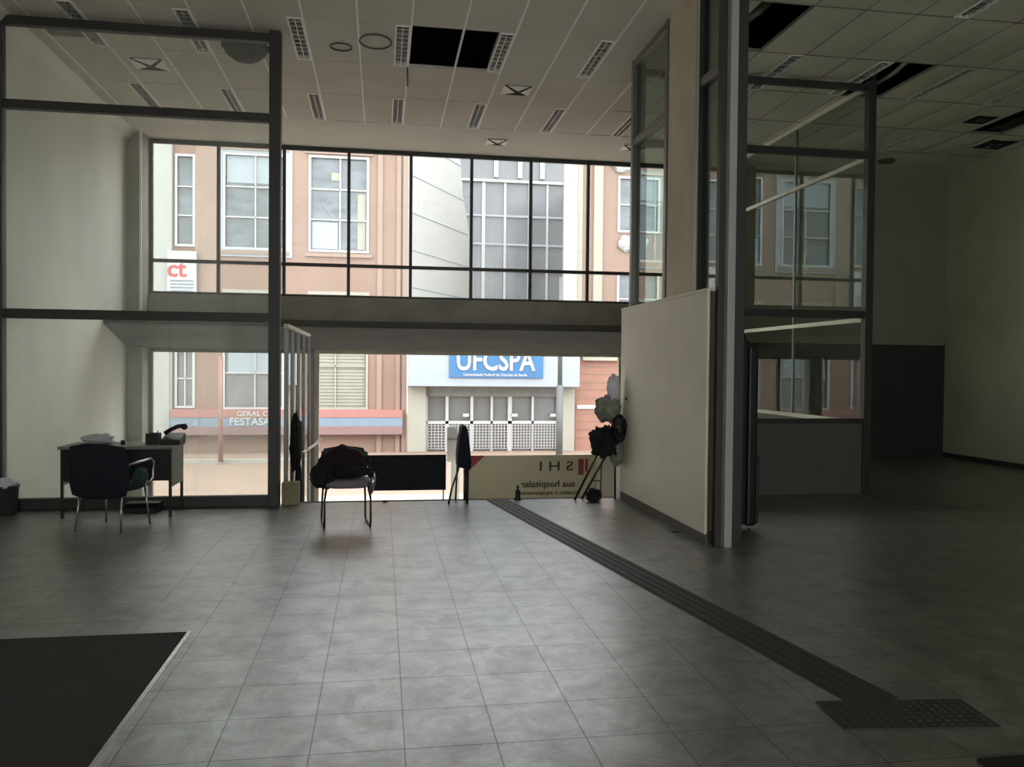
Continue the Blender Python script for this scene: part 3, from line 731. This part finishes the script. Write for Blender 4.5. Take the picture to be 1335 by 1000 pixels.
solo(MB().blob((2.82, 10.1, .74), (.18, .11, .20), 24, .4, 3.2, 40, 26, fold=.08), 'jacket', M['cloth_d'], 'mottled charcoal jacket hanging low on the stand', 'jacket', (2.82, 10.1, .6), g)
solo(MB().blob((2.98, 10.1, .62), (.1, .07, .17), 26, .35, 3.2, fold=.1), 'plastic_bag', M['plastic_g'], 'lower grey plastic bag hanging beside the half wall', 'bag', (2.98, 10.1, .5), g)
solo(MB().blob((2.66, 10.0, .07), (.10, .08, .085), 25, .3, 3, flat=-.068), 'cloth_bag', M['cloth_d'], 'small black bag on the floor under the stand', 'bag', (2.66, 10.0, 0))
t = thing('bottle', 'small dark bottle on the floor edge in front of the beige banner', 'bottle', (1.72, 10.2, 0))
part(MB().lathe([(0, 0), (.05, 0), (.055, .01), (.035, .025), (.032, .11), (.012, .13), (.012, .15), (0, .15)], (1.72, 10.22, .001), 16), 'body', M['black'], t)
part(MB().lathe([(0, 0), (.016, 0), (.016, .03), (0, .03)], (1.72, 10.22, .15), 12), 'cap', M['black'], t)

# ------------------------------------------------------------------ folded black rack by the post
t = thing('folded_rack', 'tall narrow black folded rack standing behind the grey post', 'rack', (3.76, 8.0, 0))
part(bx(3.60, 3.73, 7.9, 8.15, .08, 2.0), 'panel', M['black'], t, .03, seg=3)
part(MB().blob((3.665, 8.02, 2.0), (.075, .1, .07), 3, .15), 'cover_top', M['cloth_d'], t)
part(bx(3.735, 3.85, 7.92, 8.2, .06, 1.93), 'panel', M['black'], t, .03, seg=3)
part(bx(3.855, 3.885, 7.95, 8.16, .08, .8), 'flap', M['black'], t, .01)
for x in (3.65, 3.80):
    part(MB().tube([(x, 8.0, .07), (x, 8.0, .0)], .016, 8), 'foot', M['chrome'], t)

# ------------------------------------------------------------------ waste bin at the left edge
t = thing('waste_bin', 'grey waste bin at the left edge of the room', 'bin', (-4.13, 9.75, 0))
part(MB().lathe([(0, .0), (.125, 0), (.15, .30), (.158, .305), (.158, .325), (.14, .325), (.12, .02), (0, .02)], (-4.125, 9.78, .002)), 'body', M['bin'], t)
part(MB().blob((-4.125, 9.78, .33), (.135, .135, .07), 31, .35, 3), 'liner', M['plastic_w'], t, label='crumpled white liner bag')

# ------------------------------------------------------------------ floor mat, tactile path
solo(bx(-4.2, -1.19, .6, 5.32, .001, .012), 'floor_mat', M['mat_floor'], 'large charcoal ribbed mat in the lower left corner', 'mat', (-2.7, 3, 0))
solo(bx(-1.188, -1.165, .6, 5.32, .001, .014), 'mat_edging', M['chrome'], 'thin pale metal strip along the right side of the charcoal mat', 'edging', (-1.17, 3, 0))
pA, pB = Vector((1.46, 10.22, 0)), Vector((2.49, 3.765, 0)); dirv = (pB-pA).normalized(); nrm = Vector((-dirv.y, dirv.x, 0))
def quad_strip(a, b, off, wdt, z0, z1):
    q = Matrix((tuple(dirv), tuple(nrm), (0, 0, 1))).transposed(); c = (a+b)/2+nrm*off
    mb = MB(); mb.obox(Vector((c.x, c.y, (z0+z1)/2)), ((b-a).length, wdt, z1-z0), q); return mb
t = thing('tactile_path', 'dark rubber guide path with raised ribs crossing the tiled floor', 'guide path', pB)
part(quad_strip(pA, pB, 0, .29, .0005, .004), 'base_strip', M['tactile'], t)
for i in range(4): part(quad_strip(pA, pB-dirv*.02, (i-1.5)*.072, .03, .004, .009), 'rib', M['tactile'], t)
t = thing('tactile_plate', 'dark studded warning plate at the near end of the guide path', 'guide path', (2.53, 3.6, 0))
ang = math.atan2(.09, .74); q = Matrix.Rotation(-.10, 3, 'Z')
c = Vector((2.54, 3.605, 0)); part(MB().obox(c+Vector((0, 0, .004)), (.76, .32, .007), q), 'plate', M['tactile'], t)
sd = MB()
for i in range(16):
    for j in range(7):
        p = c+q@Vector(((i-7.5)*.046, (j-3)*.043, 0)); sd.lathe([(.011, .007), (.008, .012), (0, .012)], p, 8)
so = part(sd, 'studs', M['tactile'], t); so['kind'] = 'stuff'
solo(bx(2.54, 3.4, 2.6, 3.12, .001, .02), 'rubber_mat', M['black'], 'corner of a black mat at the lower right edge of picture', 'mat', (2.9, 2.9, 0), bevel=.004)
solo(MB().blob((3.0, 8.0, .006), (.05, .03, .008), 2, .3, 3, 16, 8, flat=-.005), 'dry_leaf', M['inkp'], 'small dark scrap on the floor by the half wall', 'litter', (3.0, 8.0, 0))
solo(MB().blob((.05, 10.2, .012), (.035, .03, .014), 3, .3, 3, 16, 8, flat=-.011), 'paper_scrap', M['inkp'], 'small dark scrap on the floor edge behind the sled chair', 'litter', (.05, 10.2, 0))

# ------------------------------------------------------------------ street and buildings opposite
struct(bx(-40, 50, YF+.4, 22, ZG-.2, ZG).build('ground_pavement', M['pave']))
struct(bx(-40, 50, 22, 30.2, ZG-.25, ZG-.08).build('ground_street', M['road']))
struct(bx(-40, 50, 30.2, 30.5, ZG-.2, ZG+.06).build('ground_kerb', M['pave']))
struct(bx(-40, 50, 30.5, 60, ZG-.2, ZG+.02).build('ground_far_pavement', M['road']))
D = 33.
def window(parent, x0, x1, z0, z1, cols_, rows_, y=D, fr=None, pane=None, ft=.09, mt=.05, recess=.12):
    fr = fr or M['whiteo']; pane = pane or M['paneA']
    f = MB(); yf = y-.06
    f.box(x0-ft, x0, yf, y+recess, z0-ft, z1+ft); f.box(x1, x1+ft, yf, y+recess, z0-ft, z1+ft)
    f.box(x0, x1, yf, y+recess, z1, z1+ft); f.box(x0, x1, yf, y+recess, z0-ft, z0)
    for c_ in cols_: x = x0+(x1-x0)*c_; f.box(x-mt/2, x+mt/2, y-.02, y+recess, z0, z1)
    for r_ in rows_: z = z0+(z1-z0)*r_; f.box(x0, x1, y-.02, y+recess, z-mt/2, z+mt/2)
    w_ = part(f, 'window', fr, parent)
    part(bx(x0, x1, y+recess-.04, y+recess, z0, z1), 'pane', pane, w_)
    return w_
def wall_with_holes(x0, x1, z0, z1, hs, y0, y1):
    mb = MB(); hs = sorted(hs); cur = x0
    groups = {}
    for h in hs: groups.setdefault((h[0], h[1]), []).append((h[2], h[3]))
    for (a, b), zs in sorted(groups.items()):
        mb.box(cur, a, y0, y1, z0, z1); c_ = z0
        for q0, q1 in sorted(zs): mb.box(a, b, y0, y1, c_, q0); c_ = q1
        mb.box(a, b, y0, y1, c_, z1); cur = b
    mb.box(cur, x1, y0, y1, z0, z1); return mb
A = thing('pink_building', 'salmon pink building with tall white windows on the left across the street', 'building', (-5, D, ZG))
wins = [(-18.9, -16.7, 6.15, 9.9), (-15.8, -13.6, 6.15, 9.9), (-12.6, -10.4, 6.15, 9.9), (-7.76, -7.2, 6.3, 9.65), (-6.0, -3.85, 6.25, 9.8), (-2.78, -.63, 6.25, 9.85),
        (-7.76, -7.2, .1, 2.2), (-6.0, -3.85, .05, 3.0), (-2.78, -.63, .05, 3.0), (-12.6, -10.4, .05, 3.0)]
part(wall_with_holes(-24, 1.0, ZG+.02, 10.8, wins, D, D+.3), 'wall', M['pink'], A)
part(bx(-24, -.6, D+.35, D+3, ZG+.02, 10.7), 'core', M['soffit'], A)
for i, (a, b, c_, d_) in enumerate(wins):
    if c_ > 5:
        if b-a < 1: window(A, a, b, c_, d_, (), (.33, .66))
        else: window(A, a, b, c_, d_, (.52,), (.33, .66))
    else:
        if b-a < 1: window(A, a, b, c_, d_, (.5,), (.5,), pane=M['paneD'])
        elif a == -2.78: window(A, a, b, c_, d_, (.45,), (.55,), pane=M['blind'], fr=M['cream'])
        else: window(A, a, b, c_, d_, (.52,), (.45,), pane=M['paneD'])
part(bx(-5.9, -3.95, D+.06, D+.075, 1.4, 3.0), 'blind', M['canopy'], A, label='pale blue roller blind')
bl = MB()
for i in range(22): z = .12+i*.132; bl.box(-2.76, -.65, D+.05, D+.075, z, z+.085)
part(bl, 'shutter', M['blind'], A)
# recessed surrounds and shallow pilasters
part(bx(-8.6, -7.92, D-.22, D, ZG+.02, 10.8), 'pilaster', M['white'], A, .02)
part(bx(-9.2, -8.64, D-.12, D, ZG+.02, 10.8), 'pilaster', M['cream'], A, .02)
for x0, x1 in ((-.2, -.0), (.55, .72)): part(bx(x0, x1, D-.07, D, ZG+.02, 10.8), 'pilaster', M['pink2'], A)
part(bx(-7.1, -6.3, D-.08, D, 3.4, 10.8), 'pilaster', M['pink2'], A)
for a, b in ((-6.25, -3.6), (-3.0, -.4)):
    s_ = MB(); s_.box(a, b, D-.09, D, 5.98, 6.12); s_.box(a, b, D-.09, D, 10.0, 10.14); part(s_, 'sill', M['pink2'], A)
for a, b in ((-2.9, -.5), (-6.1, -3.8)):
    v_ = MB(); v_.box(a, b, D-.05, D, 4.25, 4.62); vv = part(v_, 'vent_frame', M['cream'], A)
    v_ = MB()
    for i in range(9): x = a+.15+(b-a-.3)*i/9; v_.box(x, x+(b-a-.3)/9-.04, D-.06, D-.045, 4.32, 4.5)
    part(v_, 'vent_grille', M['paneD'], A)
part(bx(.80, 1.0, D-.12, D, ZG+.02, 10.8), 'corner_strip', M['pink2'], A)
# things seen in the panes: blinds, plain pale sheets and ceiling lamps of the rooms behind
part(bx(-5.96, -3.9, D+.055, D+.07, 8.75, 9.8), 'blind', M['canopy'], A, label='pale blue roller blind')
part(bx(-2.74, -1.75, D+.055, D+.07, 6.3, 7.35), 'curtain', M['canopy'], A, label='pale blue patch')  # plain pale sheet just behind the pane
part(bx(-.98, -.68, D+.055, D+.07, 6.3, 8.5), 'curtain', M['cream'], A, label='pale strip')
part(bx(-2.0, -1.65, D+.055, D+.07, 9.0, 9.3), 'ceiling_lamp', M['cream'], A); part(MB().bar((-2.35, D+.06, 8.1), (-1.9, D+.06, 7.5), .07, .01), 'lamp_arm', M['whiteo'], A)
s_ = MB()
for (x0, x1, z0, z1, k) in ((-6.0, -3.85, 6.25, 9.8, .26),): 
    s_.box(x0-.1-k, x0-.1, D-.05, D, z0-.1-k, z1+.1+k); s_.box(x1+.1, x1+.1+k, D-.05, D, z0-.1-k, z1+.1+k)
    s_.box(x0-.1, x1+.1, D-.05, D, z1+.1, z1+.1+k); s_.box(x0-.1, x1+.1, D-.05, D, z0-.1-k, z0-.1)
part(s_, 'surround', M['canopy'], A)
# the shop awning band with its lettering
aw = thing('shop_awning', 'red, blue and maroon striped shop awning band across the pink building', 'awning', (-3.5, D-.4, -.9))
part(bx(-7.9, .82, D-.45, D, -.33, -.03), 'red_band', M['bred'], aw)
part(bx(-7.9, .82, D-.43, D, -.68, -.33), 'blue_band', M['bblue'], aw)
part(bx(-7.9, .82, D-.45, D, -1.0, -.68), 'maroon_band', M['bmar'], aw)
part(text_mb('GERAL C', (-4.9, D-.46, -.19), .27, sx=1.1, bold=.006), 'lettering', M['whiteo'], aw)
part(text_mb('FESTASA F', (-4.85, D-.46, -.50), .40, sx=1.0, bold=.008), 'lettering', M['whiteo'], aw)
part(text_mb('a', (-7.0, D-.46, -.5), .4), 'lettering', M['whiteo'], aw)
solo(MB().tube([(-5.6, 30.0, ZG), (-5.6, 30.0, 2.0)], .085, 12), 'street_pole', M['polep'], 'pinkish pole in front of the awning lettering, seen through left glass', 'pole', (-5.6, 30, ZG))
# rental sign hung on the corner
sg = thing('sign_board', 'white sign with red letters below the narrow upper window of pink building', 'sign', (-7.6, D-.35, 4.4))
part(bx(-8.05, -7.0, D-.32, D-.26, 4.35, 6.0), 'board', M['whiteo'], sg)
for x in (-7.95, -7.15): part(bx(x, x+.06, D-.26, D+.0, 5.9, 5.96), 'bracket', M['pole'], sg)
part(text_mb('ct', (-7.72, D-.33, 5.3), .9, bold=.02), 'lettering', M['redp'], sg)
for i in range(4): part(bx(-7.95, -7.1, D-.335, D-.33, 4.45+i*.13, 4.51+i*.13), 'small_print', M['inkb'], sg)

# white angled building and glass curtain wall
B = thing('white_building', 'white angled wall with faint joints between pink building and glass tower', 'building', (2, 34, ZG))
a0, a1 = Vector((1.0, 33.0, 0)), Vector((4.6, 39.5, 0)); dv = (a1-a0)
def wp(s_, z, off=0): n_ = Vector((-dv.y, dv.x, 0)).normalized(); p = a0+dv*s_-n_*off; return (p.x, p.y, z)
poly = [(0, 2.4), (1.0, 2.4), (.98, 4), (.9, 7), (.72, 10), (.68, 12), (0, 12)]
mb = MB(); mb.prism(poly, lambda p: wp(p[0], p[1]), lambda p: wp(p[0], p[1], -.4)); part(mb, 'wall', M['white'], B)
for i, z in enumerate((4.9, 6.4, 7.9, 9.4, 10.9)):
    mx_ = .97 if z < 5 else .9-.06*(z-6)/1.5
    mb = MB(); mb.prism([(0.02, z), (mx_, z), (mx_, z+.03), (0.02, z+.03)], lambda p: wp(p[0], p[1], .0), lambda p: wp(p[0], p[1], .03)); part(mb, 'joint', M['canopy'], B)
mb = MB(); mb.prism([(.45, 3.1), (.62, 4.2), (.62, 4.4), (.42, 4.4), (.42, 3.1)], lambda p: wp(p[0], p[1], .0), lambda p: wp(p[0], p[1], .4)); part(mb, 'ledge', M['soffit'], B)
G = thing('glass_tower', 'grey glass curtain wall building with white mullions in centre across the street', 'building', (6, 39, ZG))
DG = 39.5
part(bx(3.3, 9.0, DG+.05, DG+.2, 2.0, 12.6), 'glazing', M['paneB'], G)
def gx(px): return at(px, 300, DG).x
def gz(py): return at(660, py, DG).z
for px, w_ in ((630, .16), (658, .12), (690, .16), (713, .10), (601, .08)): x = gx(px); part(bx(x-w_/2, x+w_/2, DG-.08, DG, 2.0, gz(236)), 'mullion', M['whiteo'], G)
for py in (282, 319, 352): z = gz(py); part(bx(2.4, gx(737), DG-.06, DG, z-.05, z+.05), 'transom', M['canopy'], G)
part(bx(2.4, gx(737), DG-.16, DG, gz(237)-.06, gz(237)+.06), 'ledge', M['whiteo'], G)
for px in (646, 677, 706): x = gx(px); part(bx(x-.11, x+.11, DG-.12, DG, gz(232), 12.6), 'fin', M['whiteo'], G)
# entrance with canopy, sign and grilles
E_ = thing('university_entrance', 'white gated entrance below a pale canopy with blue sign across the street', 'entrance', (4.3, D, ZG))
part(bx(1.02, 7.9, D-.9, D+.0, .92, 2.4), 'canopy', M['canopy'], E_, .02)
sgn = part(bx(2.62, 6.38, D-.97, D-.9, 1.27, 2.75), 'sign', M['signblue'], E_, .01)
v_ = text_mb('UFCSPA', (4.45, D-.99, 1.92), 1.12, sx=.80, bold=.02, depth=.03)
part(v_, 'lettering', M['whiteo'], sgn)
part(text_mb('Universidade Federal de Ciencias da Saude', (4.45, D-.99, 1.39), .15, sx=.98, bold=.003), 'lettering', M['whiteo'], sgn)
part(bx(1.02, 7.5, D-.02, D+.2, .5, .92), 'lintel', M['soffit'], E_)
part(bx(1.02, 1.75, D-.3, D+.1, ZG+.02, .9), 'pier', M['cream'], E_, .02)
part(bx(7.35, 7.85, D-.3, D+.1, ZG+.02, .9), 'pier', M['cream'], E_, .02)
part(bx(1.75, 7.35, D+.2, D+.25, ZG+.02, .5), 'door_glass', M['paneD'], E_)
for x, w_ in ((1.8, .08), (2.62, .12), (3.63, .12), (4.45, .09), (5.2, .16), (6.15, .09), (7.2, .12)):
    part(bx(x-w_/2, x+w_/2, D, D+.12, ZG+.02, .5), 'door_post', M['whiteo'], E_)
part(bx(1.8, 7.2, D+.0, D+.1, -.62, -.5), 'door_rail', M['whiteo'], E_)
for x0, x1 in ((1.85, 2.55), (2.7, 3.56), (3.7, 5.1), (5.3, 7.12)):
    g_ = MB(); n = int((x1-x0)/.12)
    for i in range(n+1): x = x0+(x1-x0)*i/n; g_.box(x-.015, x+.015, D-.04, D-.01, ZG+.1, -.62)
    for i in range(9): z = ZG+.12+i*.118; g_.box(x0, x1, D-.04, D-.01, z-.012, z+.012)
    part(g_, 'gate_grille', M['whiteo'], E_)
for x in (3.4, 5.4, 7.0):
    part(bx(x-.14, x+.1, D-.12, D-.02, -.32, -.2), 'lamp', M['whiteo'], E_)
# pink building on the right
C_ = thing('pink_corner_building', 'salmon and cream building with grooved brickwork right of the glass tower', 'building', (12, D, ZG))
hs = [(9.75, 11.4, 7.45, 9.6), (9.75, 11.4, 3.6, 5.6), (14, 15.7, 7.45, 9.6), (14, 15.7, 3.6, 5.6)]
part(wall_with_holes(7.4, 26, 2.3, 10.8, hs, D, D+.3), 'wall', M['pink'], C_)
part(bx(7.95, 26, D, D+.3, ZG+.02, 2.3), 'lower_wall', M['brick'], C_)
part(bx(9.2, 26, D+.35, D+6, ZG+.02, 10.7), 'core', M['soffit'], C_)
for x0, x1, m_ in ((7.35, 7.92, 'white'), (8.62, 9.0, 'cream'), (12.2, 12.8, 'cream')): part(bx(x0, x1, D-.15, D, 2.3, 10.8), 'pilaster', M[m_], C_, .02)
part(bx(7.92, 8.15, D-.08, D, 2.3, 10.8), 'pilaster', M['cream'], C_)
for h in hs: window(C_, *h, (.5,), (.5,))
for x in (9.6, 9.9, 10.4, 13.9): part(MB().blob((x+.2, D-.05, 6.9 if x > 9.7 else 10.15), (.4, .12, .32), int(x*3), .4, 3, 20, 12), 'ornament', M['white'], C_)
part(bx(8.2, 26, D-.2, D, 2.0, 2.35), 'cornice', M['cream'], C_, .02)
part(bx(8.0, 26, D-.06, D, .0, .16), 'band', M['whiteo'], C_)
gm = MB()
for z in (-1.2, -.85, -.5, -.2, .45, .8, 1.1, 1.45, 1.75): gm.box(8.0, 26, D-.012, D, z-.02, z+.02)
part(gm, 'groove', M['pink'], C_)
lp = thing('lamp_post', 'grey street lamp post in front of the gated entrance', 'lamp post', (6.65, 30, ZG))
part(MB().tube([(6.62, 30, ZG), (6.62, 30, 1.05)], .13, 14), 'base_pole', M['pole'], lp)
part(MB().tube([(6.62, 30, 1.05), (6.62, 30, 5.1)], .09, 14, r2=.07), 'pole', M['pole'], lp)
part(MB().tube([(6.62, 30, 3.9), (6.2, 30, 3.8), (5.3, 30, 3.6)], .04, 8), 'arm', M['pole'], lp)
part(MB().blob((5.25, 30, 3.58), (.25, .12, .07), 2, .05), 'lamp_head', M['canopy'], lp)

for o in bpy.data.objects:
    for k in ('_base', '_w', '_sub'):
        if k in o: del o[k]
